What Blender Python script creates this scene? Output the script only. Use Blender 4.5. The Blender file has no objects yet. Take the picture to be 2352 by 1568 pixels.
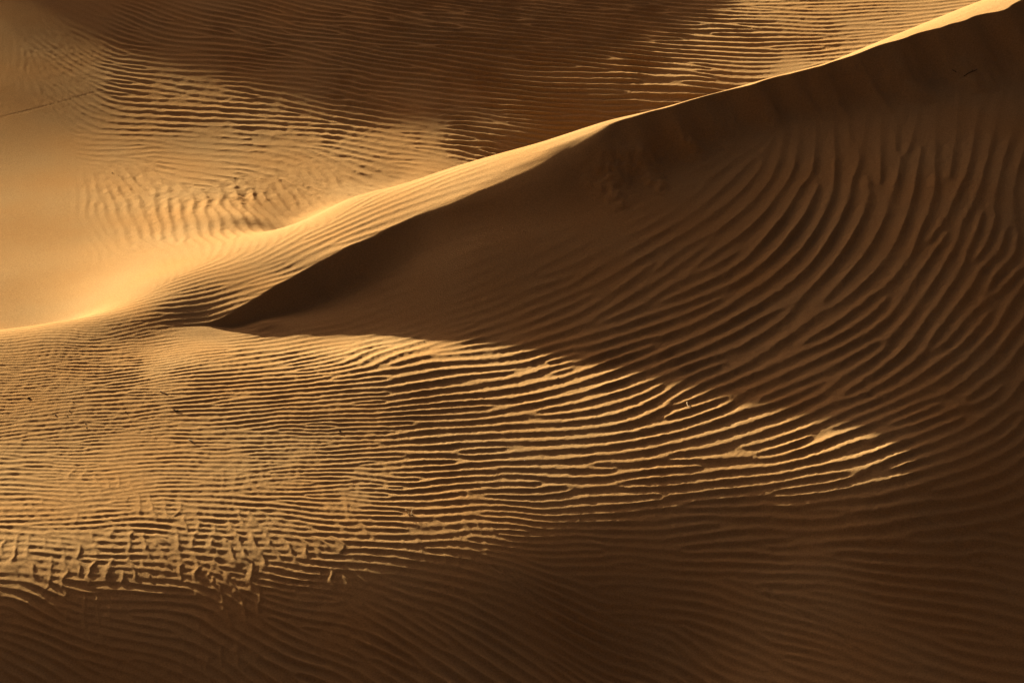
# Sand dunes at low sun: a rippled plain, a sharp crested ridge with its shaded slip face, and a hollow with a far slope behind.
import bpy, math, random
import numpy as np
from mathutils import Vector

scene = bpy.context.scene
COL = scene.collection

# ================================================================ camera
cam_data = bpy.data.cameras.new("camera")
cam_data.sensor_width = 36.0
cam_data.lens = 18.0 / (1176.0 / 6669.0)
cam_data.clip_start = 0.5
cam_data.clip_end = 2000.0
camera = bpy.data.objects.new("camera", cam_data)
camera.location = (0.0, 0.0, 20.0)
camera.rotation_euler = (math.radians(90 - 22), 0, 0)
COL.objects.link(camera)
scene.camera = camera

# ================================================================ sky, sun, exposure
SUN_TO = (.49, -.87)                 # ground direction in which shadows fall
SUN_EL = math.radians(11.3)
sun_rot = math.atan2(-SUN_TO[0], -SUN_TO[1])
world = bpy.data.worlds.new("World")
scene.world = world
world.use_nodes = True
nt = world.node_tree
bg = nt.nodes["Background"]
sky = nt.nodes.new("ShaderNodeTexSky")
sky.sky_type = 'NISHITA'
sky.sun_disc = False
sky.sun_elevation = SUN_EL
sky.sun_rotation = sun_rot
sky.air_density = 0.15
sky.dust_density = 10.0
sky.ozone_density = 0.0
dusty = nt.nodes.new("ShaderNodeMix")            # dust-laden desert air warms the skylight
dusty.data_type = 'RGBA'; dusty.blend_type = 'MULTIPLY'
dusty.inputs[0].default_value = 1.0
dusty.inputs[7].default_value = (0.55, 0.45, 0.45, 1)
nt.links.new(sky.outputs[0], dusty.inputs[6])
nt.links.new(dusty.outputs[2], bg.inputs[0])
bg.inputs[1].default_value = .05

sun_data = bpy.data.lights.new("sun", 'SUN')
sun_data.energy = 5.0
sun_data.angle = math.radians(0.53)
sun_data.color = (1.0, 0.93, 0.82)
sun = bpy.data.objects.new("sun", sun_data)
sdir = Vector((SUN_TO[0] * math.cos(SUN_EL), SUN_TO[1] * math.cos(SUN_EL), -math.sin(SUN_EL)))
sun.rotation_euler = sdir.to_track_quat('-Z', 'Y').to_euler()
sun.location = (-30, 60, 40)
COL.objects.link(sun)

scene.view_settings.view_transform = 'Standard'
scene.view_settings.look = 'None'
scene.view_settings.gamma = 1.0
scene.view_settings.exposure = 2.42
scene.cycles.max_bounces = 6
scene.cycles.diffuse_bounces = 3

# ================================================================ world-space control data
# crest line of the ridge: x, y, z, rounding of the brink, fillet at its foot
BRINK = [
    (-30, 49.9, 0.36, 0.03, 0.05), (-9, 49.9, 0.36, 0.03, 0.05), (-7, 50, 0.33, 0.03, 0.05), (-5.619, 50.05, 0.144, 0.02, 0.02),
    (-5.015, 50.6, 0.294, 0.02, 0.03), (-4.72, 51, 0.332, 0.02, 0.04), (-4.491, 51.35, 0.382, 0.02, 0.05), (-4.045, 51.95, 0.42, 0.02, 0.1),
    (-3.239, 52.55, 0.687, 0.03, 0.15), (-2.624, 52.95, 0.836, 0.04, 0.3), (-1.934, 53.35, 1.052, 0.05, 0.4), (-1.121, 53.55, 1.335, 0.15, 0.45),
    (-0.401, 53.85, 1.642, 0.38, 0.5), (0.291, 54.15, 1.943, 0.55, 0.5), (0.979, 54.5, 2.193, 0.48, 0.45), (1.679, 54.8, 2.369, 0.16, 0.3),
    (2.106, 55, 2.479, 0.03, 0.25), (3.701, 55.8, 2.709, 0.02, 0.15), (5.517, 56.7, 2.928, 0.015, 0.12), (7.515, 57.6, 3.29, 0.015, 0.1),
    (8.313, 58, 3.397, 0.015, 0.1), (9.277, 58.4, 3.582, 0.015, 0.1), (10.136, 58.8, 3.695, 0.015, 0.1), (10.732, 59.1, 3.819, 0.015, 0.1),
    (14.177, 60.6, 4.385, 0.015, 0.1),
]
# heights of the windward side, the hollow and the far slope
BACK_POINTS = [
    (-5.619, 50.05, 0.144), (-5.015, 50.6, 0.294), (-4.72, 51, 0.332), (-4.491, 51.35, 0.382), (-4.045, 51.95, 0.42), (-3.239, 52.55, 0.687),
    (-2.624, 52.95, 0.836), (-1.934, 53.35, 1.052), (-1.121, 53.55, 1.314), (-0.401, 53.85, 1.552), (0.291, 54.15, 1.802), (0.979, 54.5, 2.073),
    (1.679, 54.8, 2.345), (2.106, 55, 2.479), (3.701, 55.8, 2.709), (5.517, 56.7, 2.928), (7.515, 57.6, 3.29), (8.313, 58, 3.397),
    (9.277, 58.4, 3.582), (10.136, 58.8, 3.695), (10.732, 59.1, 3.819), (14.177, 60.6, 4.385), (-3.72, 49, 0.482), (-3.491, 49.35, 0.532),
    (-3.045, 49.95, 0.57), (-2.239, 50.55, 0.837), (-1.624, 50.95, 0.986), (-0.934, 51.35, 1.202), (-0.121, 51.55, 1.464), (0.599, 51.85, 1.702),
    (1.291, 52.15, 1.952), (1.979, 52.5, 2.223), (2.679, 52.8, 2.495), (3.106, 53, 2.629), (4.701, 53.8, 2.859), (6.517, 54.7, 3.078),
    (8.515, 55.6, 3.44), (9.313, 56, 3.547), (10.277, 56.4, 3.732), (11.136, 56.8, 3.845), (11.732, 57.1, 3.969), (15.177, 58.6, 4.535),
    (-9.418, 49.6, 0.194), (-8.482, 49.8, 0.261), (-7.555, 50.1, 0.307), (-6.643, 50.6, 0.311), (-4.306, 55, 0.336), (-4.706, 56.8, -0.484),
    (-3.285, 55.7, 0.63), (-3.685, 57.5, -0.19), (-2.225, 56, 0.825), (-2.625, 57.8, -0.125), (-1.167, 56, 1.199), (-1.567, 57.8, 0.249),
    (-1.967, 60.4, -0.42), (-0.185, 55.8, 1.562), (-0.585, 57.6, 0.612), (-0.985, 60.2, -0.42), (0.863, 55.4, 1.996), (0.463, 57.2, 1.046),
    (0.063, 59.8, -0.404), (1.897, 55.2, 2.407), (1.497, 57, 1.457), (1.097, 59.6, 0.007), (-6.3, 52, 0.357), (-6.445, 53.3, 0.157),
    (-6.634, 55, -0.101), (-6.805, 56.55, -0.285), (-7.058, 58.9, -0.434), (-7.374, 61.9, -0.443), (-7.495, 63.1, -0.319), (-7.723, 65.4, 0.011),
    (-7.96, 67.8, 0.374), (-8.229, 70.5, 0.72), (-5.149, 52.6, 0.418), (-5.237, 53.6, 0.338), (-5.346, 54.8, 0.111), (-5.566, 57.2, -0.325),
    (-4.529, 57.9, -0.573), (-3.489, 59.2, -0.468), (-2.39, 60.2, -0.492), (-8.135, 51.8, -0.173), (-8.387, 53.6, -0.321), (-8.705, 55.9, -0.43),
    (-9.113, 58.9, -0.434), (-9.645, 62.9, -0.254), (-9.94, 65.2, 0.072), (-10.246, 67.6, 0.432), (-9.518, 50.6, -0.306), (-8.582, 50.8, -0.239),
    (2.859, 56.3, 2.259), (2.359, 59.3, 0.659), (1.859, 62.3, -0.641), (4.682, 57.2, 2.517), (4.182, 60.2, 0.917), (3.682, 63.2, -0.383),
    (6.538, 58, 2.79), (6.038, 61, 1.19), (5.538, 64, -0.11), (7.977, 58.9, 3.102), (7.477, 61.9, 1.502), (6.977, 64.9, 0.202), (9.03, 59.9, 3.208),
    (8.53, 62.9, 1.608), (8.03, 65.9, 0.308), (10.19, 61, 3.318), (9.69, 64, 1.718), (9.19, 67, 0.418), (-9.788, 51.6, -0.453),
    (-10.174, 53.96, -0.458), (-10.751, 57.5, -0.431), (-11.17, 60.1, -0.348), (-11.548, 62.5, -0.126), (-11.903, 64.8, 0.194),
    (-12.272, 67.2, 0.548), (-12.655, 69.7, 0.939), (-3.595, 60.5, -0.483), (-3.722, 63, -0.287), (-3.829, 65.2, 0.072), (-3.882, 66.3, 0.274),
    (-4.084, 70.35, 0.761), (0.237, 62.9, -0.254), (0.24, 63.9, -0.157), (0.249, 66.6, 0.184), (0.263, 71, 0.583), (4.342, 65.6, 0.056),
    (4.681, 71.5, 0.446), (8.755, 68.5, 0.392), (9.032, 71, 0.583), (11.771, 72.5, 0.633), (-13, 42, -0.05), (-13, 46, 0.12), (-13, 49, 0.29),
    (-10, 42, -0.05), (-10, 46, 0.12), (-10, 49, 0.29), (-7, 42, -0.05), (-7, 46, 0.12), (-7, 49, 0.22), (-5.5, 48, 0.15), (-16, 74, 1.3),
    (-16, 60, -0.2), (-16, 53, -0.4), (16, 75, 0.8), (16, 68, 1.2), (0, 80, 0.5), (-14, 82, 1.2), (14, 82, 0.6),
]
# heights of the plain, the near fall and the apron under the slip face
FRONT_POINTS = [
    (-11, 39.8, -0.22), (-8, 39.7, -0.22), (-3.9, 40.6, -0.32), (0.16, 41.1, -0.66), (-11, 37.6, -0.95), (-8, 37.6, -0.9), (-3.9, 38.5, -0.85),
    (0.2, 39, -1.3), (-11, 35, -2.2), (-8, 35, -2.1), (-3.9, 35.5, -2.1), (0.2, 36, -2), (3.6, 36, -2.3), (8.5, 34, -3.6), (-8, 32, -3.6),
    (0, 33, -3.4), (-11, 41.6, -0.06), (-8, 41.6, -0.06), (-3.9, 42.3, -0.12), (0.2, 43, -0.4), (-11, 45, 0.08), (-7, 45, 0.08), (-3, 45, 0.04),
    (0, 46, -0.14), (-9, 48.5, 0.25), (-5, 48.5, 0.18), (-2, 48.4, 0.18), (-5.7, 49.4, 0.13), (-4.6, 50.1, 0.12), (-3.9, 50.5, 0.03),
    (-3, 50.8, 0.02), (-2, 50.5, 0.06), (-5.59, 50.01, 0.11), (-5.25, 50.25, 0), (-4.9, 50.5, -0.02), (-4.3, 51, -0.04), (-3.6, 51.5, -0.03),
    (-4.54, 49.93, 0.07), (-3.63, 49.86, 0.01), (-2.92, 49.96, -0.05), (-1.64, 49.71, -0.01), (-0.64, 49.42, 0.01), (0.64, 48.77, 0),
    (2.11, 47.82, 0), (3.56, 46.82, -0.06), (5.01, 45.78, -0.12), (6.89, 44.01, -0.33), (1.899, 53.5, 1.484), (1.841, 51.4, 0.865),
    (2.006, 44.4, -0.434), (1.956, 43, -0.653), (1.908, 41.58, -1.05), (1.852, 39.8, -1.794), (5.452, 55.66, 2.214), (5.252, 53.1, 1.578),
    (4.99, 49.7, 0.644), (4.876, 43.74, -0.528), (4.447, 42.82, -0.882), (4.368, 41.8, -1.161), (4.206, 39.7, -1.739), (8.22, 56.94, 2.55),
    (10.512, 57.26, 2.592), (9.999, 53.8, 1.785), (9.593, 51, 1.013), (9.214, 48.4, 0.31), (8.865, 46, -0.341), (8.546, 43.8, -0.957),
    (8.238, 41.7, -1.502), (8.007, 40.1, -1.959), (-0.634, 52.3, 0.885), (13.885, 58.5, 2.594), (12.939, 53.4, 1.026), (11.964, 48.2, -0.456),
]
# crest of the dune beyond the hollow, along y = 84: x, height
FAR_CREST = [
    (-60, -1), (-30, 2.4), (-23, 4), (-21.15, 4.28), (-19.75, 4.2), (-18.65, 4.2), (-17.57, 4.25), (-15.79, 4.42), (-14.37, 4.58), (-12.91, 4.69),
    (-11.85, 4.61), (-10.63, 4.39), (-9.06, 4.22), (-7.41, 4.12), (-5.12, 3.88), (-1.28, 3.33), (4, 2.7), (12, 1.4), (30, -1),
]
# ripples: x, y, crest direction, wavelength, strength
GUIDE_FRONT = [
    (-8.41, 48.29, 0.199, 0.116, 0.45), (-6.97, 49.21, 0.582, 0.118, 0.52), (-4.95, 48.81, 0.519, 0.238, 0.78), (-8.24, 47.1, 0.107, 0.125, 0.78),
    (-8.1, 46.12, 0.071, 0.119, 0.78), (-6.77, 47.56, 0.313, 0.149, 0.85), (-6.56, 45.81, 0.07, 0.13, 0.78), (-5.19, 47.19, 0.223, 0.154, 0.98),
    (-5.06, 45.81, 0.127, 0.14, 0.91), (-3.66, 47.24, 0.273, 0.188, 1.04), (-3.58, 46.02, 0.162, 0.158, 1.1), (-2.46, 46.26, 0.217, 0.168, 0.95),
    (-1.36, 47.46, 0.59, 0.278, 1), (-1.79, 49.01, 1.146, 0.312, 1), (-2.59, 49.17, 1.066, 0.293, 1), (-3.78, 49.12, 0.85, 0.257, 1.17),
    (-4.61, 49.55, 0.401, 0.238, 0.91), (-1.42, 49.75, 0.778, 0.241, 0.1), (-3.03, 49.91, 0.657, 0.219, 0.15), (-0.6, 49.17, 0.411, 0.297, 0.9),
    (0.19, 48.23, 0.52, 0.333, 1.1), (0.96, 47.36, 0.557, 0.339, 0.9), (2.49, 47.26, 0.723, 0.316, 1.215), (3.59, 46.3, 0.65, 0.309, 1.215),
    (5.03, 45.56, 0.505, 0.328, 1.215), (6.42, 44.69, 0.507, 0.343, 1.107), (-1.31, 45.34, 0.222, 0.215, 1), (0.93, 45.74, 0.209, 0.274, 0.82),
    (2.4, 45.1, 0.213, 0.267, 1.107), (3.85, 44.67, 0.172, 0.279, 0.82), (5.28, 44.22, 0.159, 0.27, 0.82), (-7.89, 44.72, 0.09, 0.118, 0.72),
    (-6.43, 44.72, 0.055, 0.13, 0.78), (-4.94, 44.55, 0.089, 0.128, 0.85), (-3.49, 44.61, 0.145, 0.139, 0.98), (-2.37, 44.25, 0.15, 0.15, 0.9),
    (-1.27, 43.8, 0.218, 0.193, 1), (0.89, 43.54, 0.294, 0.208, 0.82), (3.08, 43.85, 0.187, 0.205, 0.82), (5.23, 43.69, 0.001, 0.222, 0.74),
    (7.48, 44.33, 0.722, 0.25, 0.66), (-7.73, 43.61, 0.051, 0.118, 0.65), (-6.26, 43.3, 0.047, 0.127, 0.72), (-4.83, 43.33, 0.07, 0.135, 0.85),
    (-3.4, 43.25, 0.098, 0.144, 0.98), (-2.31, 42.75, 0.102, 0.153, 0.85), (1.59, 42.81, 0.246, 0.2, 0.99), (4.46, 43.01, -0.011, 0.211, 0.99),
    (7.35, 43.28, 0.451, 0.228, 0.99), (5.82, 42.31, -0.09, 0.238, 1.2), (3, 42.44, 0.129, 0.219, 0.75), (7.21, 42.08, 0.026, 0.22, 0.9),
    (4.38, 41.9, -0.158, 0.222, 0.95), (5.35, 41.11, -0.351, 0.19, 0.442), (0.17, 42.69, 0.317, 0.195, 0.8), (-1.23, 42.07, 0.168, 0.197, 0.8),
    (0.87, 41.93, 0.349, 0.204, 0.4), (2.27, 41.84, 0.023, 0.187, 0.375), (-7.18, 39.85, -0.596, 0.164, 0.95), (-4.56, 40.32, -0.632, 0.168, 0.95),
    (-1.88, 40.67, -0.537, 0.179, 0.25), (0.17, 41.11, -0.197, 0.19, 0.25), (-7.07, 38.97, -0.569, 0.176, 2.09), (-4.47, 39.22, -0.62, 0.198, 2.28),
    (-1.84, 39.47, -0.64, 0.208, 2.28), (0.85, 40.53, -0.315, 0.231, 1.9), (3.61, 40.87, -0.708, 0.203, 0.76), (5.62, 40.36, -0.485, 0.267, 0.52),
    (7.79, 41.13, -0.053, 0.269, 0.39), (-6.95, 38.05, -0.494, 0.176, 2.28), (-3.75, 38.32, -0.563, 0.2, 2.28), (-0.5, 38.75, -0.55, 0.241, 2.28),
    (2.87, 39.92, -0.703, 0.22, 1.9), (6.25, 39.86, -0.328, 0.275, 0.52), (8.02, 40.18, 0.027, 0.268, 0.52), (8.22, 42.17, -0.18, 0.279, 0.39),
    (-0.21, 50.11, 0.151, 0.209, 0.35), (-1.03, 50.53, 0.067, 0.196, 0.15), (0.6, 50.39, 0.265, 0.243, 0.6), (1.42, 50.73, 0.458, 0.304, 0.5),
    (2.64, 50.8, 0.679, 0.315, 0.81), (0.99, 49.42, 0.23, 0.298, 0.85), (2.58, 49.25, 0.408, 0.34, 1.215), (1.76, 48.41, 0.357, 0.333, 1.35),
    (4.28, 51.12, 0.781, 0.343, 1.08), (4.2, 49.81, 0.639, 0.325, 1.215), (4.09, 48.19, 0.574, 0.344, 1.35), (3.41, 49.92, 0.56, 0.292, 1.08),
    (3.09, 51.77, 0.826, 0.34, 0.675), (4.4, 52.89, 0.97, 0.408, 0.675), (5.12, 53.55, 1.344, 0.365, 0.675), (5.76, 54.1, 1.516, 0.359, 0.945),
    (6.59, 53.87, 1.532, 0.374, 1.08), (7.43, 53.81, 1.49, 0.357, 1.08), (8.28, 53.79, 1.402, 0.34, 1.08), (9.11, 53.67, 1.267, 0.311, 1.08),
    (9.89, 53.78, 1.258, 0.291, 1.08), (5.63, 52.63, 1.186, 0.382, 1.215), (6.43, 52.26, 1.267, 0.378, 1.35), (7.63, 51.9, 1.208, 0.344, 1.35),
    (8.84, 51.67, 1.155, 0.32, 1.35), (5.13, 51.56, 0.959, 0.395, 1.215), (6.3, 50.88, 0.982, 0.389, 1.35), (7.82, 50, 1.065, 0.332, 1.35),
    (9.01, 49.86, 1.088, 0.296, 1.35), (5.16, 49.81, 0.739, 0.348, 1.215), (6.1, 48.87, 0.761, 0.357, 1.35), (7.23, 48.41, 0.885, 0.33, 1.35),
    (8.74, 47.93, 0.949, 0.283, 1.35), (5.55, 47.15, 0.655, 0.361, 1.107), (7, 46.4, 0.786, 0.313, 1.107), (8.66, 46.27, 0.878, 0.248, 1.107),
    (6.18, 45.82, 0.625, 0.347, 1.107), (8.31, 44.92, 0.686, 0.263, 0.74), (5.86, 55.37, 1.531, 0.351, 0.15), (7.19, 55.62, 1.51, 0.368, 0.2),
    (8.52, 55.77, 1.447, 0.352, 0.2), (10.02, 55.87, 1.34, 0.318, 0.25), (-1.45, 51.46, 0.222, 0.401, 0), (0.2, 51.64, 0.343, 0.356, 0),
    (1.86, 52.16, 0.553, 0.321, 0), (3.15, 53, 0.706, 0.318, 0.068), (1.04, 53.06, 0.428, 0.353, 0), (-3.12, 51.64, 0.162, 0.464, 0),
    (-4.31, 50.85, 0.75, 0.198, 0), (2.35, 54.48, 0.632, 0.206, 0), (4.58, 55.82, 0.414, 0.208, 0), (7.31, 56.86, 0.567, 0.212, 0),
    (10.13, 57.97, 0.457, 0.213, 0), (-0.21, 51.02, 0.253, 0.26, 0.05), (1.02, 51.51, 0.422, 0.355, 0.1), (-1.44, 50.81, 0.038, 0.266, 0),
    (-7.87, 42.66, -0.054, 0.183, 0.7), (-6.54, 42.69, 0.021, 0.181, 0.7), (-5.12, 42.58, 0.043, 0.173, 0.75), (-3.69, 42.38, 0.052, 0.18, 0.8),
    (-2.61, 41.77, 0.016, 0.193, 0.85), (-1.7, 41.61, 0.125, 0.185, 0.8), (-5.46, 50.09, 0.446, 0.16, 0), (-5.15, 50.28, 0.463, 0.106, 0),
    (-4.76, 50.41, 0.636, 0.165, 0), (-4.35, 50.38, 0.801, 0.382, 0), (-3.85, 50.11, 0.564, 0.259, 0), (-2.23, 50.06, 0.193, 0.26, 0),
    (-7.71, 41.62, -0.039, 0.203, 0.85), (-6.73, 41.51, 0.053, 0.195, 0.85), (-5.7, 41.51, 0.063, 0.187, 0.9), (-4.67, 41.51, 0.064, 0.182, 0.9),
    (-3.63, 41.45, 0.001, 0.177, 0.9), (-2.73, 41.32, -0.012, 0.17, 0.85), (-7.59, 40.77, -0.064, 0.197, 0.8), (-6.64, 40.79, -0.044, 0.187, 0.8),
    (-5.63, 40.87, -0.046, 0.182, 0.8), (-4.62, 41.01, -0.054, 0.181, 0.8), (-7.5, 40.21, -0.149, 0.184, 0.6), (-6.58, 40.36, -0.14, 0.183, 0.6),
    (-5.26, 40.6, -0.155, 0.182, 0.6),
]
GUIDE_BACK = [
    (-8.41, 48.29, 0.199, 0.116, 0.35), (-6.97, 49.21, 0.582, 0.118, 0.4), (-5.43, 49.75, 0.562, 0.192, 0.5), (-8.51, 48.96, 0.22, 0.153, 0.25),
    (-7.05, 49.92, 0.529, 0.161, 0.3), (-5.92, 50.66, 0.417, 0.149, 0.4), (-6.03, 50.1, 0.435, 0.181, 0.7), (-5.11, 50.8, 0.449, 0.212, 0.45),
    (-4.36, 51.71, 0.742, 0.257, 0.5), (-3.57, 52.49, 0.25, 0.274, 0.5), (-2.76, 53.2, 0.378, 0.31, 0.5), (-1.92, 53.62, 0.18, 0.317, 0.4),
    (-0.82, 54.12, 0.117, 0.297, 0.25), (-1.51, 54.06, 0.172, 0.273, 0.35), (-2.37, 53.99, 0.278, 0.265, 0.5), (-3.21, 53.63, 0.447, 0.246, 0.35),
    (-4.03, 52.98, 0.529, 0.224, 0.4), (-4.8, 52.04, 0.774, 0.169, 0.2), (-2.4, 54.86, 0.615, 0.264, 0.1), (-0.23, 54.96, 0.195, 0.276, 0.1),
    (0.64, 55.22, -0.071, 0.352, 0.088), (2.81, 55.36, 0.464, 0.122, 0), (6.45, 66.29, 0.584, 0.251, 0), (8.32, 58.05, 0.62, 0.099, 0.05),
    (9.81, 59.1, 0.732, 0.267, 0.1), (-10.43, 61.49, -1.209, 0.217, 0), (-10.53, 59.64, -1.223, 0.208, 0), (-9.84, 59.43, -1.239, 0.208, 0),
    (-9.76, 57.01, -1.231, 0.197, 0), (-10.15, 56, -1.225, 0.194, 0), (-9.14, 56.48, -1.244, 0.194, 0), (-9.37, 54.4, -1.244, 0.186, 0),
    (-8.47, 54.17, -1.276, 0.179, 0), (-9.59, 52.99, -1.224, 0.181, 0), (-8.69, 52.72, -1.266, 0.171, 0), (-7.32, 52.04, -1.332, 0.162, 0),
    (-11.51, 64.17, -1.267, 0.209, 0), (-10.73, 62.91, -1.235, 0.192, 0.06), (-12.24, 67.7, -1.267, 0.218, 0), (-11.07, 62.6, -1.274, 0.206, 0),
    (-8.13, 51.8, -0.48, 0.298, 0), (-11.89, 66.03, -1.347, 0.144, 0.03), (-11.41, 65.88, -1.275, 0.161, 0.17), (-10.54, 64.38, -1.137, 0.189, 0.17),
    (-11.23, 67.16, -1.085, 0.168, 0.2), (-10.59, 67.04, -0.993, 0.185, 0.24), (-10.2, 65.63, -0.962, 0.186, 0.24),
    (-9.82, 64.28, -0.88, 0.241, 0.17), (-9.22, 66.02, -0.208, 0.251, 0.48), (-7.93, 65.4, -0.168, 0.293, 0.48), (-4.79, 64.18, -0.273, 0.27, 0.53),
    (-1.73, 62.56, -0.294, 0.262, 0.53), (-8.7, 63.26, 0.178, 0.329, 0.26), (-5.64, 62.15, -0.158, 0.337, 0.42), (-2.67, 61.34, -0.266, 0.277, 0.37),
    (-9.26, 62.21, 0.15, 0.353, 0.15), (-7, 61.1, -0.202, 0.406, 0.21), (-8.93, 58.9, -1.337, 0.229, 0.5), (-8.22, 59.21, -1.281, 0.249, 0.8),
    (-7.17, 58.21, -1.345, 0.245, 1), (-5.84, 58.8, -1.318, 0.274, 1), (-4.5, 59.77, -1.21, 0.232, 0.6), (-7.38, 56.08, -1.32, 0.225, 0.8),
    (-6.04, 56.11, -1.37, 0.232, 0.7), (-3.12, 60.51, -0.859, 0.316, 0.5), (-2.61, 59.77, -0.954, 0.309, 0.35), (-1.69, 60.91, -0.561, 0.285, 0.21),
    (-3.51, 58.8, -1.195, 0.253, 0.4), (-4.84, 57.9, -1.253, 0.246, 0.4), (-8.24, 55.77, -1.364, 0.194, 0.3), (-9.18, 58.05, -1.376, 0.202, 0.15),
    (-7.51, 53.56, -0.506, 0.417, 0.08), (-10.4, 68.83, -0.616, 0.263, 0.19), (-9.27, 68.23, -0.555, 0.25, 1.05), (-6.09, 68.2, -0.499, 0.246, 1.575),
    (-1.87, 68.73, -0.201, 0.282, 1.575), (2.43, 70.27, -0.162, 0.307, 1.575), (-3.83, 65.2, -0.336, 0.244, 1.75),
    (-0.77, 65.21, -0.099, 0.299, 1.75), (1.27, 65.52, -0.04, 0.246, 1.75), (1.24, 63.8, 0.252, 0.244, 1.75), (-1.24, 62.77, -0.181, 0.266, 1.75),
    (5.55, 68.26, -0.082, 0.331, 0.9), (8.92, 70.02, -0.11, 0.252, 0.5), (4.36, 65.84, -0.113, 0.325, 1.1), (7.61, 67.62, 0.011, 0.291, 0.7),
    (10.56, 70.13, 0.219, 0.286, 0.4), (2.88, 67.5, -0.18, 0.307, 1.75), (5.97, 66.83, 0.108, 0.345, 1.1), (6.79, 70.36, -0.214, 0.284, 0.6),
    (-3.71, 54.88, -1.327, 0.174, 0.12), (-4.99, 54.34, -1.374, 0.19, 0.15), (-6.64, 53.48, -1.356, 0.174, 0.1),
]
GUIDE_SECOND = [
    (-7.86, 41.68, 1.741, 0.221, 1), (-7.01, 41.5, 1.826, 0.239, 1), (-6.03, 41.42, 1.869, 0.245, 1), (-5.14, 41.41, 1.889, 0.249, 1),
    (-4.24, 41.34, 1.91, 0.246, 1), (-3.41, 41.24, 1.949, 0.244, 1), (-2.65, 41.21, 2.009, 0.237, 1), (-7.67, 40.9, 1.807, 0.248, 1),
    (-6.77, 40.78, 1.891, 0.256, 1), (-5.83, 40.79, 1.945, 0.264, 1), (-4.89, 40.93, 1.953, 0.269, 1), (-3.93, 40.93, 1.965, 0.258, 1),
    (-7.5, 40.21, 1.935, 0.253, 1), (-6.58, 40.31, 1.969, 0.26, 1), (-5.59, 40.48, 1.977, 0.265, 1), (-6.87, 42.53, 1.783, 0.21, 0.25),
    (-4.75, 42.46, 1.819, 0.217, 0.15), (-2.61, 41.77, 1.902, 0.213, 0.5), (-1.57, 41.69, 1.945, 0.223, 0.4), (-0.67, 41.98, 1.928, 0.234, 0.3),
    (-7.99, 43.44, 1.784, 0.198, 0), (-5.56, 43.46, 1.79, 0.202, 0), (-3.37, 42.82, 1.831, 0.209, 0), (-1.94, 42.51, 1.874, 0.22, 0),
    (0.52, 42.4, 1.906, 0.24, 0.05), (-7.42, 39.61, 1.879, 0.226, 0), (-5.54, 40.02, 1.97, 0.24, 0), (-3.56, 40.5, 1.955, 0.233, 0),
    (-1.55, 41.04, 1.951, 0.232, 0.05), (-7.87, 42.66, 1.801, 0.196, 0.1), (-7.36, 39.22, 1.828, 0.196, 0), (-5.5, 39.61, 1.91, 0.204, 0),
]
# animal tracks: points, width, depth, step
TRACKS = [
    ([(-11.656, 63.194), (-11.132, 63.658), (-10.426, 64.304), (-9.746, 64.948), (-8.731, 65.658), (-7.978, 65.908)], 0.045, 0.004, 0.11),
    ([(-0.317, 41.331), (0.096, 40.988), (0.574, 40.652), (1.119, 40.488), (1.732, 40.327), (2.473, 40.069), (2.869, 39.861)], 0.05, 0.016, 0.42),
    ([(7.233, 42.888), (7.698, 42.567), (7.947, 42.271), (8.019, 42.012)], 0.05, 0.012, 0.12),
    ([(6.007, 47.098), (6.538, 46.376), (7.056, 45.657)], 0.05, 0.012, 0.4),
    ([(5.485, 40.357), (4.989, 40.916), (4.276, 41.51), (3.681, 42.006)], 0.05, 0.012, 0.4),
]
# small blown-out hollows on the far slope: x, y, half width, depth
HOLLOWS = [(4.048, 68.046, 0.42, 0.009), (6.034, 69.846, 0.5, 0.009), (-0.954, 68.375, 0.35, 0.008), (5.473, 68.617, 0.3, 0.006)]
# loose stones: x, y, size, stretch, label
PEBBLES = [
    (-2.929, 45.277, 0.075, 1.0, "largest black pebble on the sunlit rippled plain, with a low dark tail"),
    (-3.092, 45.016, 0.034, 1.0, "small dark pebble just below and left of the largest black pebble"),
    (-4.875, 45.255, 0.042, 1.2, "lone dark pebble on the plain between the left cluster and the largest pebble"),
    (-8.392, 46.381, 0.05, 2.2, "long dark sliver of stone nearest the left edge of the rippled plain"),
    (-7.601, 46.233, 0.042, 1.3, "dark pebble highest up in the left cluster on the rippled plain"),
    (-7.616, 45.901, 0.044, 1.2, "dark pebble in the left cluster, directly under the highest one"),
    (-7.836, 45.76, 0.04, 1.3, "dark pebble at the left end of the cluster, on a bright crest"),
    (-7.628, 45.715, 0.03, 1.3, "small flat pebble under two dark ones in the left cluster"),
    (-6.646, 45.873, 0.04, 1.2, "dark pebble alone to the right of the left cluster"),
    (-7.28, 45.455, 0.042, 1.1, "upper pebble of the close pair at the foot of the left cluster"),
    (-7.247, 45.317, 0.042, 1.1, "lower pebble of the close pair at the foot of the left cluster"),
    (-6.977, 45.471, 0.026, 1.0, "tiny dark pebble just right of the close pair of pebbles"),
    (-1.617, 49.488, 0.036, 1.2, "small dark pebble on smooth sand beside the edge of the ridge's shadow"),
    (0.825, 47.876, 0.04, 1.6, "dark pebble in a shaded trough among the bright bending crests"),
    (-8.767, 60.434, 0.05, 1.1, "dark pebble in the hollow behind the ridge, left of the wavy crests"),
    (-8.614, 60.274, 0.034, 1.0, "small dark pebble in the hollow, just right of another one"),
]
PALE_PEBBLE = (0.213, 44.737)
TUFT = (-1.65, 42.55)
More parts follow.
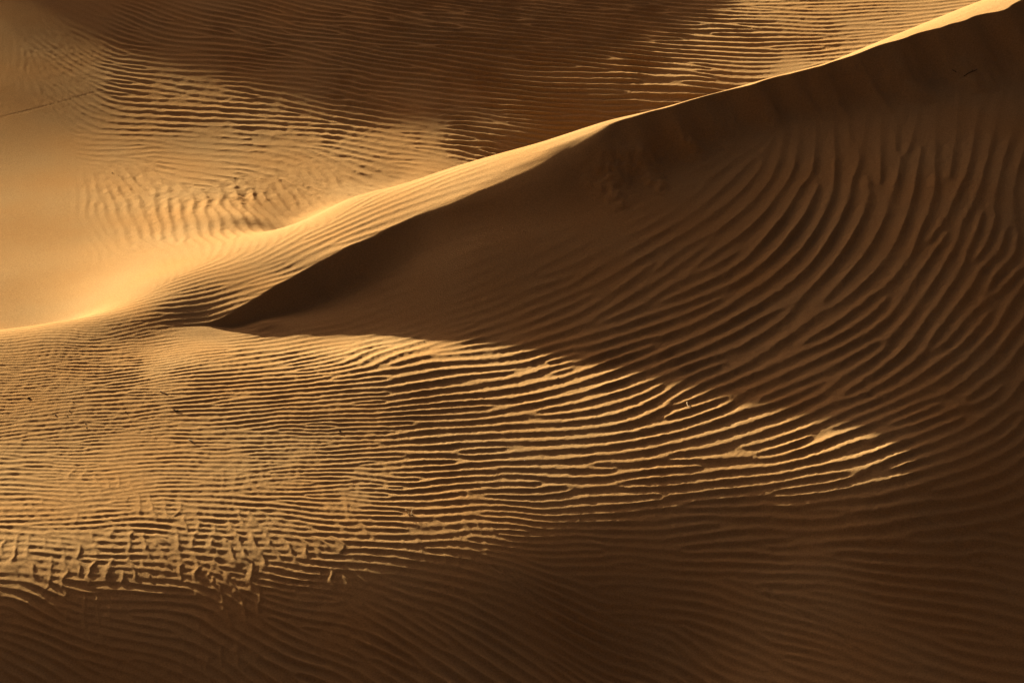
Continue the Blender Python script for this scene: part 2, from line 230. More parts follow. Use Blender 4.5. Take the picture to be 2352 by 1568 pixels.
# twigs and stems: points, radius, colour, label
TWIGS = [
    ([(9.264, 57.215), (9.377, 57.254), (9.491, 57.315), (9.552, 57.378)], 0.009, "dark", "bent dark twig lying on the shaded slip face near its top right"),
    ([(9.047, 57.368), (9.121, 57.303)], 0.008, "dark", "short straight dark twig on the shaded slip face, left of the bent one"),
    ([(-5.828, 45.935), (-5.765, 45.903), (-5.705, 45.903)], 0.01, "dark", "thin dark twig on the rippled plain, above the pale stem"),
    ([(-5.458, 44.86), (-5.4, 44.797), (-5.35, 44.735)], 0.01, "straw", "broken pale stem lying across two ripples of the lit plain"),
    ([(-6.138, 46.647), (-6.089, 46.612), (-6.006, 46.543)], 0.009, "straw", "thin straw stem high on the lit plain, below the shaded tip of the ridge"),
    ([(3.071, 46.839), (3.081, 46.739), (3.109, 46.693), (3.14, 46.705)], 0.01, "straw", "curled straw on a bright crest at the right end of the lit plain"),
]


# ---------------------------------------------------------------- terrain maths (world metres, z up)
def smin(a, b, k):
    h = np.clip(0.5 + 0.5 * (b - a) / k, 0, 1)
    return b + (a - b) * h - k * h * (1 - h)

def smax(a, b, k):
    return -smin(-a, -b, k)

def sstep(a, b, x):
    t = np.clip((x - a) / (b - a), 0, 1)
    return t * t * (3 - 2 * t)

class TPS:
    """thin-plate spline through scattered (x, y, value...) points"""
    def __init__(self, xy, vals, reg=0.0):
        self.p = np.asarray(xy, float)
        v = np.asarray(vals, float)
        n = len(self.p)
        K = self.kern(((self.p[:, None] - self.p[None]) ** 2).sum(-1)) + reg * np.eye(n)
        P = np.c_[np.ones(n), self.p]
        A = np.zeros((n + 3, n + 3)); A[:n, :n] = K; A[:n, n:] = P; A[n:, :n] = P.T
        b = np.zeros((n + 3,) + v.shape[1:]); b[:n] = v
        self.w = np.linalg.solve(A, b)
    @staticmethod
    def kern(r2):
        return 0.5 * r2 * np.log(r2 + 1e-9)
    def __call__(self, x, y):
        sh = np.shape(x)
        x = np.ravel(x); y = np.ravel(y)
        n = len(self.p)
        out = np.empty((len(x),) + self.w.shape[1:])
        for s in range(0, len(x), 40000):
            xs, ys = x[s:s + 40000], y[s:s + 40000]
            r2 = (xs[:, None] - self.p[None, :, 0]) ** 2 + (ys[:, None] - self.p[None, :, 1]) ** 2
            out[s:s + 40000] = self.kern(r2) @ self.w[:n] + np.c_[np.ones(len(xs)), xs, ys] @ self.w[n:]
        return out.reshape(sh + self.w.shape[1:])

def pchip(xk, yk, x):
    """monotone-ish cubic through knots, linear outside"""
    xk = np.asarray(xk, float); yk = np.asarray(yk, float)
    h = np.diff(xk); d = np.diff(yk) / h
    m = np.empty_like(yk); m[0] = d[0]; m[-1] = d[-1]
    m[1:-1] = (d[:-1] * h[1:] + d[1:] * h[:-1]) / (h[:-1] + h[1:])
    x = np.asarray(x, float)
    i = np.clip(np.searchsorted(xk, x) - 1, 0, len(h) - 1)
    t = (x - xk[i]) / h[i]
    tc = np.clip(t, 0, 1)
    v = ((2 * tc**3 - 3 * tc**2 + 1) * yk[i] + (tc**3 - 2 * tc**2 + tc) * h[i] * m[i]
         + (-2 * tc**3 + 3 * tc**2) * yk[i + 1] + (tc**3 - tc**2) * h[i] * m[i + 1])
    return v + np.where(t < 0, t * h[i] * m[i], 0) + np.where(t > 1, (t - 1) * h[i] * m[i + 1], 0)

class Dunes:
    """large shapes: a stoss/basin surface, a slip face cut from the brink line and an apron in front of it"""
    def __init__(self, brink, back, front, peak):
        self.bx, self.by, self.bz, self.bk, self.ba = [np.array(c, float) for c in zip(*brink)]
        self.T = TPS([p[:2] for p in back], [p[2] for p in back], .002)
        lx = np.arange(-16, -7.0, 1.5)
        ly = np.interp(lx, self.bx, self.by)
        extra = [(a, b + o) for a, b in zip(lx, ly) for o in (0.0, -1.2)]
        ez = self.T(np.array([e[0] for e in extra]), np.array([e[1] for e in extra]))
        pts = [p[:2] for p in front] + extra
        self.A = TPS(pts, [p[2] for p in front] + list(ez))
        self.peak = peak
    def far(self, x, y):
        px, pz = zip(*self.peak)
        dy = y - 84.0
        return pchip(px, pz, x) + .05 - np.sqrt((np.where(dy < 0, .55, .22) * dy) ** 2 + .0025)
    def foot(self, x, y):
        """signed distance behind (+) / in front (-) of the brink, and the brink abscissa"""
        xf = x
        for _ in range(4):
            s = (pchip(self.bx, self.by, xf + .05) - pchip(self.bx, self.by, xf - .05)) / .1
            yb = pchip(self.bx, self.by, xf)
            xf = xf + np.clip(((x - xf) + (y - yb) * s) / (1 + s * s), -3, 3)
        yb = pchip(self.bx, self.by, xf)
        d = np.hypot(x - xf, y - yb) * np.sign(y - pchip(self.bx, self.by, x))
        return d, xf
    def __call__(self, x, y, detail=True):
        T = self.T(x, y)
        A = self.A(x, y)
        d, xf = self.foot(x, y)
        zb = pchip(self.bx, self.bz, xf)
        k = np.interp(xf, self.bx, self.bk)
        ka = np.interp(xf, self.bx, self.ba)
        if detail:                                   # wavering crest
            w = sstep(-2.0, 3.0, xf)
            wob = (.030 * np.sin(xf * 4.4 + 1.1 * np.sin(xf * 1.3)) + .020 * np.sin(xf * 7.9 + 2 + np.sin(xf * 2.1))) * w
        else:
            wob = 0.0
        slip = zb - 0.75 * (-(d + wob * 2.2)) 
        slip = np.where(d > 0, zb + 0.9 * d + wob * 1.3, slip)
        A2 = A - 0.8 * np.maximum(d, 0)
        H = smax(smin(T, slip, k), A2, ka)
        # far dune that stands beyond the hollow
        left = sstep(-5.45, -6.7, x)
        H = H + (T + (A - T) * sstep(49.9, 45.5, y) - H) * left
        H = smax(H, self.far(x, y), .3)
        return H

# ---------------------------------------------------------------- wind ripples
class Ripples:
    """grows ripple crests on a grid from noise by repeated oriented filtering (gives natural forks and ends)"""
    def __init__(self, theta, lam, X, Y, dy, du, along=.38, seed=1, slip=None):
        self.rng = np.random.default_rng(seed)
        self.shape = X.shape
        ny, nx = X.shape
        cx, cy = np.cos(theta), np.sin(theta)              # along the crest
        nxv, nyv = -np.sin(theta), np.cos(theta)           # across
        u = X / Y
        def step(vx, vy):
            return (vy / dy).astype(np.float32), ((vx - u * vy) / Y / du).astype(np.float32)
        self.an = step(nxv * lam / 8, nyv * lam / 8)
        self.al = step(cx * lam * along, cy * lam * along)
        I, J = np.meshgrid(np.arange(ny, dtype=np.float32), np.arange(nx, dtype=np.float32), indexing='ij')
        self.I, self.J = I, J
        self.kk = np.arange(-6, 7)
        g = np.exp(-(self.kk / 8.0) ** 2 / (2 * .42 ** 2))
        e = g * np.cos(2 * np.pi * self.kk / 8); e -= g * e.sum() / g.sum()
        o = g * np.sin(2 * np.pi * self.kk / 8)
        self.we = e / np.abs(e).sum(); self.wo = o / np.abs(e).sum()
        self.mm = np.arange(-3, 4)
        g = np.exp(-(self.mm / 1.6) ** 2 / 2); self.wa = g / g.sum()
        self.ia = [self.index(self.an, k) for k in self.kk]
        self.il = [self.index(self.al, m) for m in self.mm]
    def index(self, st, k, dither=True):
        ny, nx = self.shape
        a = self.I + st[0] * k; b = self.J + st[1] * k
        if dither:
            a = a + (self.rng.random(self.shape, dtype=np.float32) - .5)
            b = b + (self.rng.random(self.shape, dtype=np.float32) - .5)
        a = np.clip(np.rint(a), 0, ny - 1).astype(np.int32); b = np.clip(np.rint(b), 0, nx - 1).astype(np.int32)
        return a * nx + b
    def lin(self, f, st, k):
        ny, nx = self.shape
        a = np.clip(self.I + st[0] * k, 0, ny - 1.001); b = np.clip(self.J + st[1] * k, 0, nx - 1.001)
        ia = a.astype(np.int32); ib = b.astype(np.int32); a -= ia; b -= ib
        q = ia * nx + ib; f = f.ravel()
        return ((f.take(q) * (1 - b) + f.take(q + 1) * b) * (1 - a)
                + (f.take(q + nx) * (1 - b) + f.take(q + nx + 1) * b) * a)
    def grow(self, n=22, gain=6.0, f0=None):
        f = self.rng.standard_normal(self.shape).astype(np.float32) if f0 is None else f0.astype(np.float32)
        for it in range(n):
            r = f.ravel()
            g = np.zeros(self.shape, np.float32)
            for w, q in zip(self.wa, self.il): g += np.float32(w) * r.take(q)
            r = g.ravel()
            f = np.zeros(self.shape, np.float32)
            for w, q in zip(self.we, self.ia): f += np.float32(w) * r.take(q)
            f = np.tanh(f * (gain if it else 3.0 / (f.std() + 1e-9)))
        # phase by a quadrature pair, bilinear so that it is smooth
        g = sum(np.float32(w) * self.lin(f, self.al, m * .7) for m, w in zip(self.mm, self.wa))
        ev = sum(np.float32(w) * self.lin(g, self.an, k) for k, w in zip(self.kk, self.we))
        od = sum(np.float32(w) * self.lin(g, self.an, k) for k, w in zip(self.kk, self.wo))
        mag = np.sqrt(ev * ev + od * od)
        mag = np.clip(mag / (np.percentile(mag, 60) + 1e-9), 0, 1)
        return np.arctan2(od, ev), mag


# ================================================================ terrain
dunes = Dunes(BRINK, BACK_POINTS, FRONT_POINTS, FAR_CREST)
NU, V0, V1 = 1500, 33.0, 77.0
UMAX = 0.245
DV = .025
ROWS = int((V1 - V0) / DV) + 1
U = np.linspace(-UMAX, UMAX, NU); DU = U[1] - U[0]
V = V0 + DV * np.arange(ROWS)
Yg = np.repeat(V[:, None], NU, 1); Xg = U[None, :] * Yg

STEP = 5
def coarse_axes():
    r = np.arange(-1, (ROWS - 1) // STEP + 4) * STEP
    c = np.arange(-1, (NU - 1) // STEP + 4) * STEP
    y = V0 + DV * r
    u = -UMAX + DU * c
    return np.repeat(y[:, None], len(c), 1), u[None, :] * y[:, None]
Yc, Xc = coarse_axes()

def _up1(f, n):
    i = np.arange(n) // STEP; t = ((np.arange(n) % STEP) / STEP)
    a = f[i]; b = f[i + 1]; c = f[i + 2]; d = f[i + 3]
    t = t.reshape((-1,) + (1,) * (f.ndim - 1))
    # cubic B-spline: smooth to the second derivative, so grazing light shows no facets
    return ((1 - t) ** 3 * a + (3 * t**3 - 6 * t**2 + 4) * b + (-3 * t**3 + 3 * t**2 + 3 * t + 1) * c + t**3 * d) / 6
def up(f):
    """refine a field from every fifth grid node to all of them"""
    return _up1(_up1(f, ROWS).T, NU).T

class Fine(Dunes):
    pass
Tf = up(dunes.T(Xc, Yc)); Af = up(dunes.A(Xc, Yc)); xf0 = up(dunes.foot(Xc, Yc)[1])

def fine_height():
    bx, by, bz = dunes.bx, dunes.by, dunes.bz
    xf = xf0
    s = (pchip(bx, by, xf + .05) - pchip(bx, by, xf - .05)) / .1
    yb = pchip(bx, by, xf)
    xf = xf + np.clip(((Xg - xf) + (Yg - yb) * s) / (1 + s * s), -.3, .3)
    tx = np.linspace(-40, 40, 16001)
    ty = pchip(bx, by, tx); tz = pchip(bx, bz, tx)
    yb = np.interp(xf, tx, ty)
    d = np.hypot(Xg - xf, Yg - yb) * np.sign(Yg - np.interp(Xg, tx, ty))
    return d, xf, np.interp(xf, tx, tz)
Dist, Foot, Zb = fine_height()

def hash2(i, j, s):
    h = (i * 374761393 + j * 668265263 + s * 974634777) & 0xffffffff
    h = ((h ^ (h >> 13)) * 1274126177) & 0xffffffff
    return ((h ^ (h >> 16)) & 0xffff) / 65535.0
def vnoise(x, y, s=0):
    i = np.floor(x).astype(np.int64); j = np.floor(y).astype(np.int64)
    fx = x - i; fy = y - j
    fx = fx * fx * fx * (fx * (fx * 6 - 15) + 10); fy = fy * fy * fy * (fy * (fy * 6 - 15) + 10)
    a = hash2(i, j, s); b = hash2(i + 1, j, s); c = hash2(i, j + 1, s); d = hash2(i + 1, j + 1, s)
    return (a + (b - a) * fx) * (1 - fy) + (c + (d - c) * fx) * fy - 0.5

# ---- ripple guides -> fields of crest direction, wavelength and strength
def guide_field(G, X, Y):
    G = np.asarray(G)
    shp = X.shape; x = X.ravel(); y = Y.ravel()
    out = np.empty((len(x), 4))
    src = np.c_[np.cos(2 * G[:, 2]), np.sin(2 * G[:, 2]), np.log(G[:, 3]), G[:, 4]]
    for s in range(0, len(x), 60000):
        d2 = (x[s:s + 60000, None] - G[None, :, 0]) ** 2 + (0.42 * (y[s:s + 60000, None] - G[None, :, 1])) ** 2 + .16
        w = d2 ** -2.5
        out[s:s + 60000] = (w @ src) / w.sum(1, keepdims=True)
    return [out[:, k].reshape(shp) for k in range(4)]
def merged(Gf, Gb):
    a = [up(f) for f in guide_field(Gf, Xc, Yc)]
    if Gb is None: return a
    b = [up(f) for f in guide_field(Gb, Xc, Yc)]
    m = sstep(-.04, .04, Dist)
    # one continuous field where the crest line has not risen yet
    return [p + (q - p) * m for p, q in zip(a, b)]

def ripple_layer(Gf, Gb, along, seed, n, wobble=1.0):
    c2, s2, ll, amp = merged(Gf, Gb)
    th = 0.5 * np.arctan2(s2, c2)
    th = np.where(th < -1.05, th + np.pi, th)             # one continuous branch: crests lean the same way all over
    lam = np.exp(ll)
    wob = wobble * (.22 * vnoise(Xg / .9, Yg / 1.5, seed) + .30 * vnoise(Xg / .42, Yg / .75, seed + 7))
    lam = lam * (1 + .35 * vnoise(Xg / .9, Yg / 1.1, seed + 3) + .25 * vnoise(Xg / .35, Yg / .5, seed + 4))
    wide = sstep(.25, .45, lam)
    wob = wob * (1 - .25 * wide) * (1 + .25 * sstep(43, 41.5, Yg) * sstep(.5, -3.5, Xg) * sstep(39.2, 39.8, Yg) + .3 * sstep(57, 60, Yg) * sstep(1, -2, Xg))
    along = along * (1 + .7 * wide)
    R = Ripples((th + wob).astype(np.float32), lam.astype(np.float32), Xg.astype(np.float32), Yg.astype(np.float32), DV, DU, along, seed)
    ph, mag = R.grow(n)
    return -ph, mag, lam, amp, th

def crest(phi, lean, soft):
    """sharp crest, broad trough, steeper on the lee side; about -0.64 .. 0.36"""
    p = phi + lean * np.cos(phi)
    return 1 - np.sqrt(np.clip((1 - np.cos(p)) / 2, 0, 1) + soft) - .36

def along_track(pts, width):
    """distance across and along a polyline, near it only"""
    best = np.full(Xg.shape, 9.0); along = np.zeros(Xg.shape)
    s0 = 0.0
    for (x0, y0), (x1, y1) in zip(pts[:-1], pts[1:]):
        L = math.hypot(x1 - x0, y1 - y0)
        i0 = max(0, int((min(y0, y1) - .4 - V0) / DV)); i1 = int((max(y0, y1) + .4 - V0) / DV) + 1
        X, Y = Xg[i0:i1], Yg[i0:i1]
        t = np.clip(((X - x0) * (x1 - x0) + (Y - y0) * (y1 - y0)) / L ** 2, 0, 1)
        d = (X - x0) * (y1 - y0) / L - (Y - y0) * (x1 - x0) / L
        r = np.hypot(X - x0 - t * (x1 - x0), Y - y0 - t * (y1 - y0))
        m = r < np.abs(best[i0:i1])
        best[i0:i1] = np.where(m, np.where(d < 0, -r, r), best[i0:i1])
        along[i0:i1] = np.where(m, s0 + t * L, along[i0:i1])
        s0 += L
    return best, along

def heightmap():
    d, xf = Dist, Foot
    k = np.interp(xf, dunes.bx, dunes.bk); ka = np.interp(xf, dunes.bx, dunes.ba)
    w = sstep(-1.0, 4.0, xf)
    n1 = vnoise(xf * 1.6, xf * 0, 41)
    wob = 1.5 * (.026 * np.sin(xf * 4.4 + 1.1 * np.sin(xf * 1.3)) + .018 * np.sin(xf * 7.9 + 2 + np.sin(xf * 2.1)) + .05 * n1) * w
    extra = np.zeros(Xg.shape); slide = np.zeros(Xg.shape)
    if RIPPLES:
        phi, mag, lam, amp, th = ripple_layer(GUIDE_FRONT, GUIDE_BACK, .34, 11, 16)
        patch = np.clip(1 + .40 * vnoise(Xg / 1.9, Yg / 1.5, 5) + .55 * vnoise(Xg / .6, Yg / .5, 6), .4, 1.35)
        near = sstep(40.6, 39.4, Yg) * sstep(6, 3, Xg)
        wide = np.maximum(sstep(.25, .45, lam), near)
        hollow = sstep(57, 59.5, Yg) * sstep(1.5, -1.0, Xg) * sstep(66.5, 63.0, Yg + .25 * Xg)
        patch = patch * np.clip(1 + hollow * (1.0 * vnoise(Xg / .55, Yg / .8, 61) + .8 * vnoise(Xg / .22, Yg / .3, 62) - .12), .1, 1.7)
        phi = phi + hollow * (1.1 * vnoise(Xg / .3, Yg / .35, 63) + .6 * vnoise(Xg / .12, Yg / .16, 64))
        phi = phi + (1 - .6 * wide) * (.55 * vnoise(Xg / .13, Yg / .10, 51) + .5 * vnoise(Xg / .055, Yg / .06, 52))
        mag = mag * (1 + .45 * vnoise(Xg / .16, Yg / .12, 53))
        prof = (.45 + .4 * wide) * crest(phi, .25 + .4 * wide, .003) + (.55 - .4 * wide) * .5 * np.cos(phi)
        patch = patch * (1 + wide * 1.1 * vnoise(Xg / 1.0, Yg / 1.3, 33))
        extra = amp * lam * RIP * (.3 + .7 * mag) * prof * patch
        # a crossing set at the near left: where both blow, their crests join into a net round small pits
        phi2, mag2, lam2, amp2, _ = ripple_layer(GUIDE_SECOND, None, .30, 23, 12, 1.6)
        phi2 = phi2 + 1.1 * vnoise(Xg / .12, Yg / .12, 54) + 3.0 * vnoise(Xg / .38, Yg / .34, 57)
        own = np.clip(.5 + 1.5 * vnoise(Xg / .7, Yg / .45, 55) + .8 * vnoise(Xg / .25, Yg / .2, 56), 0, 1)
        w2 = np.clip(amp2, 0, 1) * sstep(45, 43.5, Yg) * sstep(2.0, .5, Xg)
        h2 = lam2 * RIP * .9 * (.3 + .7 * mag2) * (crest(phi2, .3, .004) + .05)
        h1 = extra * (1 - .75 * w2 * own)
        both = smax(h1, h2, .006)
        extra = h1 + (both - h1) * np.clip(w2 * (.15 + .85 * own) * 1.3, 0, 1)
        # disturbed sand: small lumps, ladders across the troughs
        extra = extra + np.clip(amp, 0, 1) * ((.0045 * vnoise(Xg / .06, Yg / .10, 9) + .006 * vnoise(Xg / .17, Yg / .2, 19)) + .009 * hollow * (vnoise(Xg / .22, Yg / .3, 12) + .6 * vnoise(Xg / .11, Yg / .17, 13)))
        lad = np.clip(vnoise(Xg / .9, Yg / .5, 14) * 2.2, 0, 1) * sstep(47.2, 48.0, Yg) * sstep(50.2, 49.4, Yg) + .6 * np.clip(vnoise(Xg / .7, Yg / .35, 15) * 3 - .5, 0, 1) * sstep(41, 43, Yg) * sstep(50, 48, Yg)
        extra = extra + lad * np.where(d < 0, 1, 0) * np.clip(amp, 0, 1) * .003 * np.sin(Xg / .075 * 2 * np.pi * .5 + 4 * vnoise(Xg / .3, Yg / .12, 16)) * (.5 - .5 * np.cos(phi))
        # avalanche tongues and crumbled sand on the slip face below the crest
        base = np.interp(xf, [1.2, 2.5, 4.5, 8, 12], [1.9, 1.9, 1.75, 1.6, 1.7])
        s = -d / base
        band = sstep(-.2, .15, s) * sstep(1.08, .96, s) * sstep(.8, 1.5, xf)
        crumb = vnoise(xf / .16, d / .22, 21) + .6 * vnoise(xf / .08, d / .11, 22)
        tongue = vnoise(xf / .45 + .5 * vnoise(xf / .9, d / .9, 24), d / 2.2, 23) + .5 * vnoise(xf / .2, d / 1.5, 25)
        low = sstep(5.5, 2.0, xf)
        slide = band * ((.08 * low + .03) * crumb * sstep(.15, .5, s) + .26 * tongue * sstep(0, .5, s) + .12 * sstep(.5, 1.0, s))
    for pts, wd, dep, per in TRACKS:
        r, al = along_track(pts, wd)
        side = np.where(np.sin(al / per * np.pi * 2) > 0, 1, -1)
        mark = np.exp(-((r - side * wd * .45) / (wd * .42)) ** 2) * np.abs(np.sin(al / per * np.pi * 2)) ** .5
        extra = extra - dep * mark
    for hx, hy, hw, hd in HOLLOWS:
        q = ((Xg - hx) / hw) ** 2
        extra = extra + hd * np.exp(-q - ((Yg - hy - .12) / .16) ** 2) - 1.2 * hd * np.exp(-q - ((Yg - hy + .12) / .13) ** 2)
    T = Tf + extra
    A = Af + extra
    slip = np.where(d > 0, Zb + 0.9 * d + wob * 1.3, Zb + 0.75 * (d + wob * 2.2)) + slide
    H = smax(smin(T, slip, k), A - 0.8 * np.maximum(d, 0), ka)
    left = sstep(-5.45, -6.7, Xg)                          # no crest yet: plain and windward side are one surface
    m = sstep(49.9, 45.5, Yg)
    H = H + (T + (A - T) * m - H) * left
    H = smax(H, dunes.far(Xg, Yg), .3)
    return H
RIPPLES = True
RIP = .108
Hg = heightmap()

def grid_mesh(name, X, Y, Z, mat, keep=None):
    ny, nx = X.shape
    idx = np.arange(ny * nx, dtype=np.int32).reshape(ny, nx)
    q = np.stack([idx[:-1, :-1], idx[:-1, 1:], idx[1:, 1:], idx[1:, :-1]], -1)
    if keep is not None: q = q[keep]
    q = q.reshape(-1, 4)
    used = np.zeros(ny * nx, bool); used[q.ravel()] = True
    remap = np.cumsum(used, dtype=np.int64) - 1
    co = np.stack([X, Y, Z], -1).reshape(-1, 3)[used].astype(np.float32)
    q = remap[q].astype(np.int32)
    me = bpy.data.meshes.new(name)
    me.vertices.add(len(co)); me.vertices.foreach_set("co", co.ravel())
    me.loops.add(q.size); me.loops.foreach_set("vertex_index", q.ravel())
    me.polygons.add(len(q))
    me.polygons.foreach_set("loop_start", np.arange(0, q.size, 4, dtype=np.int32))
    me.update(calc_edges=True)
    me.materials.append(mat)
    ob = bpy.data.objects.new(name, me)
    COL.objects.link(ob)
    return ob

def sand_material(name, base):
    m = bpy.data.materials.new(name); m.use_nodes = True
    nt = m.node_tree; N = nt.nodes; L = nt.links
    b = N["Principled BSDF"]
    b.inputs["Roughness"].default_value = 1.0
    b.inputs["Specular IOR Level"].default_value = 0.0
    tc = N.new("ShaderNodeTexCoord")
    big = N.new("ShaderNodeTexNoise"); big.inputs["Scale"].default_value = .55; big.inputs["Detail"].default_value = 7
    grain = N.new("ShaderNodeTexNoise"); grain.inputs["Scale"].default_value = 36; grain.inputs["Detail"].default_value = 3; grain.inputs["Roughness"].default_value = .8
    L.new(tc.outputs["Object"], big.inputs["Vector"]); L.new(tc.outputs["Object"], grain.inputs["Vector"])
    r1 = N.new("ShaderNodeMapRange"); r1.inputs[1].default_value = .3; r1.inputs[2].default_value = .7
    L.new(big.outputs["Fac"], r1.inputs[0])
    mix = N.new("ShaderNodeMix"); mix.data_type = 'RGBA'
    mix.inputs[6].default_value = (base[0] * 1.01, base[1] * .955, base[2] * .89, 1)
    mix.inputs[7].default_value = (base[0] * .99, base[1] * 1.04, base[2] * 1.1, 1)
    L.new(r1.outputs[0], mix.inputs[0])
    r2 = N.new("ShaderNodeMapRange"); r2.inputs[1].default_value = .25; r2.inputs[2].default_value = .75
    r2.inputs[3].default_value = .70; r2.inputs[4].default_value = 1.30
    L.new(grain.outputs["Fac"], r2.inputs[0])
    mul = N.new("ShaderNodeMix"); mul.data_type = 'RGBA'; mul.blend_type = 'MULTIPLY'; mul.inputs[0].default_value = 1
    L.new(mix.outputs[2], mul.inputs[6]); L.new(r2.outputs[0], mul.inputs[7])
    L.new(mul.outputs[2], b.inputs["Base Color"])
    gr = N.new("ShaderNodeTexNoise"); gr.inputs["Scale"].default_value = 55; gr.inputs["Detail"].default_value = 2; gr.inputs["Roughness"].default_value = .6
    L.new(tc.outputs["Object"], gr.inputs["Vector"])
    bp = N.new("ShaderNodeBump"); bp.inputs["Strength"].default_value = 1.0; bp.inputs["Distance"].default_value = .008
    L.new(gr.outputs["Fac"], bp.inputs["Height"]); L.new(bp.outputs["Normal"], b.inputs["Normal"])
    return m
SAND = sand_material("sand", (0.30, 0.168, 0.058))

# the hidden trough behind the crest parts the near dune from the far one
mid = Dist[:-1, :-1] < np.interp(Xg[:-1, :-1], [-12, -8, -4, 2, 12], [2.2, 2.6, 4.0, 5.0, 6.0])
near = grid_mesh("ridge_dune", Xg, Yg, Hg, SAND, keep=mid); near["kind"] = "structure"
far = grid_mesh("far_dune", Xg, Yg, Hg, SAND, keep=~mid); far["kind"] = "structure"

# ---- the desert round about, coarse, meeting the fine sheets at their edges
def outer():
    xs = np.arange(-220, 220.1, 1.0); ys = np.arange(-140, 300.1, 1.0)
    Y, X = np.meshgrid(ys, xs, indexing='ij')
    cx = np.clip(X, -22, 22); cy = np.clip(Y, 30, 92)
    H = dunes(cx, cy)
    away = np.hypot(X - cx, Y - cy)
    hills = 1.6 * np.sin(X * .045 + .8 * np.sin(Y * .03)) * np.sin(Y * .05 + 1) + 1.2 * np.sin(X * .021 - Y * .034) - 1.5
    H = H + (hills - H) * sstep(0, 40, away)
    Yf = np.clip(Y, 1, None)
    inside = (np.abs(X / Yf) < UMAX - .03) & (Y > V0 + 1.2) & (Y < V1 - 1.2)
    sink = (np.abs(X / Yf) < UMAX + .0) & (Y > V0) & (Y < V1)
    H = H - .25 * sink
    k = inside[:-1, :-1] & inside[1:, :-1] & inside[:-1, 1:] & inside[1:, 1:]
    return grid_mesh("desert_ground", X, Y, H, SAND, keep=~k)
ground = outer(); ground["kind"] = "structure"



# ================================================================ loose things lying on the sand
def ground_z(x, y):
    i = (y - V0) / DV; j = (x / y + UMAX) / DU
    a, b = int(i), int(j); p, q = i - a, j - b
    return float((Hg[a, b] * (1 - q) + Hg[a, b + 1] * q) * (1 - p) + (Hg[a + 1, b] * (1 - q) + Hg[a + 1, b + 1] * q) * p)

def plain_material(name, c, vary=.25):
    m = bpy.data.materials.new(name); m.use_nodes = True
    nt = m.node_tree; b = nt.nodes["Principled BSDF"]
    b.inputs["Roughness"].default_value = .95; b.inputs["Specular IOR Level"].default_value = .0
    n = nt.nodes.new("ShaderNodeTexNoise"); n.inputs["Scale"].default_value = 40
    r = nt.nodes.new("ShaderNodeValToRGB")
    r.color_ramp.elements[0].color = (*[v * (1 - vary) for v in c], 1)
    r.color_ramp.elements[1].color = (*[v * (1 + vary) for v in c], 1)
    tc = nt.nodes.new("ShaderNodeTexCoord")
    nt.links.new(tc.outputs["Object"], n.inputs["Vector"])
    nt.links.new(n.outputs["Fac"], r.inputs[0]); nt.links.new(r.outputs[0], b.inputs["Base Color"])
    return m
STONE = plain_material("dark_stone", (.030, .021, .015))
QUARTZ = plain_material("pale_stone", (.78, .74, .66), .08)
WOOD = {"dark": plain_material("dark_wood", (.050, .034, .022)), "straw": plain_material("straw", (.42, .30, .15))}

import bmesh
def link(name, bm, mat, loc, label, cat, group=None):
    me = bpy.data.meshes.new(name)
    for f in bm.faces: f.smooth = True
    bm.to_mesh(me); bm.free(); me.materials.append(mat)
    o = bpy.data.objects.new(name, me); o.location = loc
    COL.objects.link(o)
    o["label"] = label; o["category"] = cat
    if group: o["group"] = group
    return o

rnd = random.Random(4)
def pebble(x, y, size, stretch, mat, label, group=None):
    size *= .56
    bm = bmesh.new()
    bmesh.ops.create_icosphere(bm, subdivisions=3, radius=1)
    ph = [rnd.uniform(0, 6.28) for _ in range(6)]
    cuts = [Vector((rnd.uniform(-1, 1), rnd.uniform(-1, 1), rnd.uniform(-.2, 1))).normalized() for _ in range(5)]
    turn = rnd.uniform(-.5, .5)
    for v in bm.verts:
        n = v.co.normalized()
        r = 1 + .16 * math.sin(3 * n.x + ph[0]) * math.sin(3 * n.y + ph[1]) + .10 * math.sin(5 * n.z + ph[2] + 3 * n.x)
        for c in cuts:                                  # a few broken flats
            k = n.dot(c)
            if k > .62: r = min(r, .74 / k)
        p = n * r
        p = Vector((p.x * stretch, p.y * .85, p.z * .72))
        v.co = Vector((p.x * math.cos(turn) - p.y * math.sin(turn), p.x * math.sin(turn) + p.y * math.cos(turn), p.z)) * size * .5
    return link("pebble", bm, mat, (x, y, ground_z(x, y) + size * .20), label, "pebble", group)
for x, y, size, stretch, label in PEBBLES:
    pebble(x, y, size, stretch, STONE, label, "dark pebbles scattered on the sand")
pebble(*PALE_PEBBLE, .024, 1.1, QUARTZ, "tiny white pebble shining in a shaded trough of the plain")

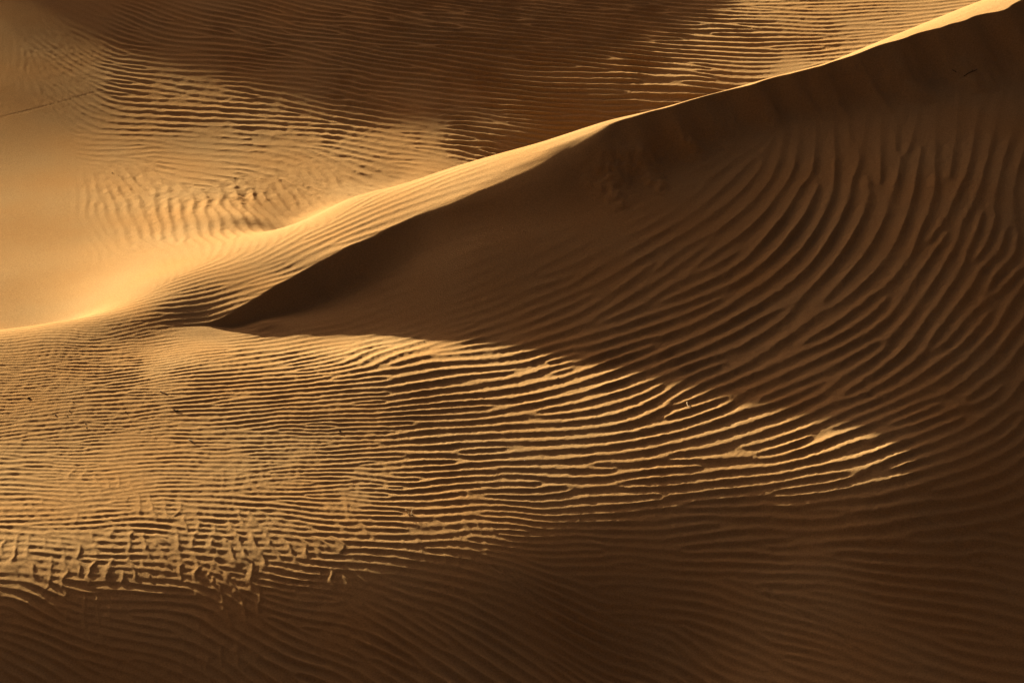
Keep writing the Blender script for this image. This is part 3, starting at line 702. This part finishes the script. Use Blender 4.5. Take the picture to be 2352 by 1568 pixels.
def tube(bm, pts, radii, n=8):
    rings = []
    for k, p in enumerate(pts):
        t = (pts[min(k + 1, len(pts) - 1)] - pts[max(k - 1, 0)]).normalized()
        a = t.cross(Vector((.1, .2, 1))).normalized(); b = t.cross(a)
        rings.append([bm.verts.new(p + (a * math.cos(q * 6.2832 / n) + b * math.sin(q * 6.2832 / n)) * radii[k]) for q in range(n)])
    for r0, r1 in zip(rings[:-1], rings[1:]):
        for q in range(n): bm.faces.new((r0[q], r0[(q + 1) % n], r1[(q + 1) % n], r1[q]))
    bm.faces.new(rings[0][::-1]); bm.faces.new(rings[-1])

def twig(pts, rad, kind, label):
    P = [Vector((x, y, ground_z(x, y) + rad * .8)) for x, y in pts]
    o = P[0].copy(); fine = []
    for k in range(len(P) - 1):                          # smooth the bends
        p0, p1, p2, p3 = P[max(k - 1, 0)], P[k], P[k + 1], P[min(k + 2, len(P) - 1)]
        for s in range(5):
            t = s / 5
            fine.append(.5 * (2 * p1 + (p2 - p0) * t + (2 * p0 - 5 * p1 + 4 * p2 - p3) * t * t + (3 * p1 - p0 - 3 * p2 + p3) * t ** 3) - o)
    fine.append(P[-1] - o)
    bm = bmesh.new()
    tube(bm, fine, [rad * (1.05 - .6 * k / len(fine)) * (1 + .15 * math.sin(k * 2.3)) for k in range(len(fine))])
    side = fine[len(fine) // 2]; d = (fine[-1] - fine[0])   # a broken-off side shoot
    tip = side + Vector((-d.y, d.x, 0)) * .22 + d * .12 + Vector((0, 0, rad * 1.5))
    tube(bm, [side, (side + tip) / 2 + Vector((0, 0, rad)), tip], [rad * .6, rad * .45, rad * .25], 6)
    return link("twig" if kind == "dark" else "straw_stem", bm, WOOD[kind], o, label, "twig" if kind == "dark" else "stem")
for pts, rad, kind, label in TWIGS: twig(pts, rad, kind, label)

def grass_tuft(x, y):
    bm = bmesh.new()
    for k in range(13):
        a = rnd.uniform(0, 6.28); L = rnd.uniform(.05, .11); lean = rnd.uniform(.3, 1.1)
        base = Vector((math.cos(a) * .012, math.sin(a) * .012, -.01))
        tube(bm, [base + Vector((math.cos(a) * lean * t * L, math.sin(a) * lean * t * L, L * (t - .35 * t * t))) for t in (0, .35, .7, 1)], [.0055, .005, .0035, .0015], 5)
    return link("dry_grass_tuft", bm, WOOD["straw"], (x, y, ground_z(x, y)), "small dry straw tuft standing near the lower edge of the lit plain", "grass tuft")
grass_tuft(*TUFT)
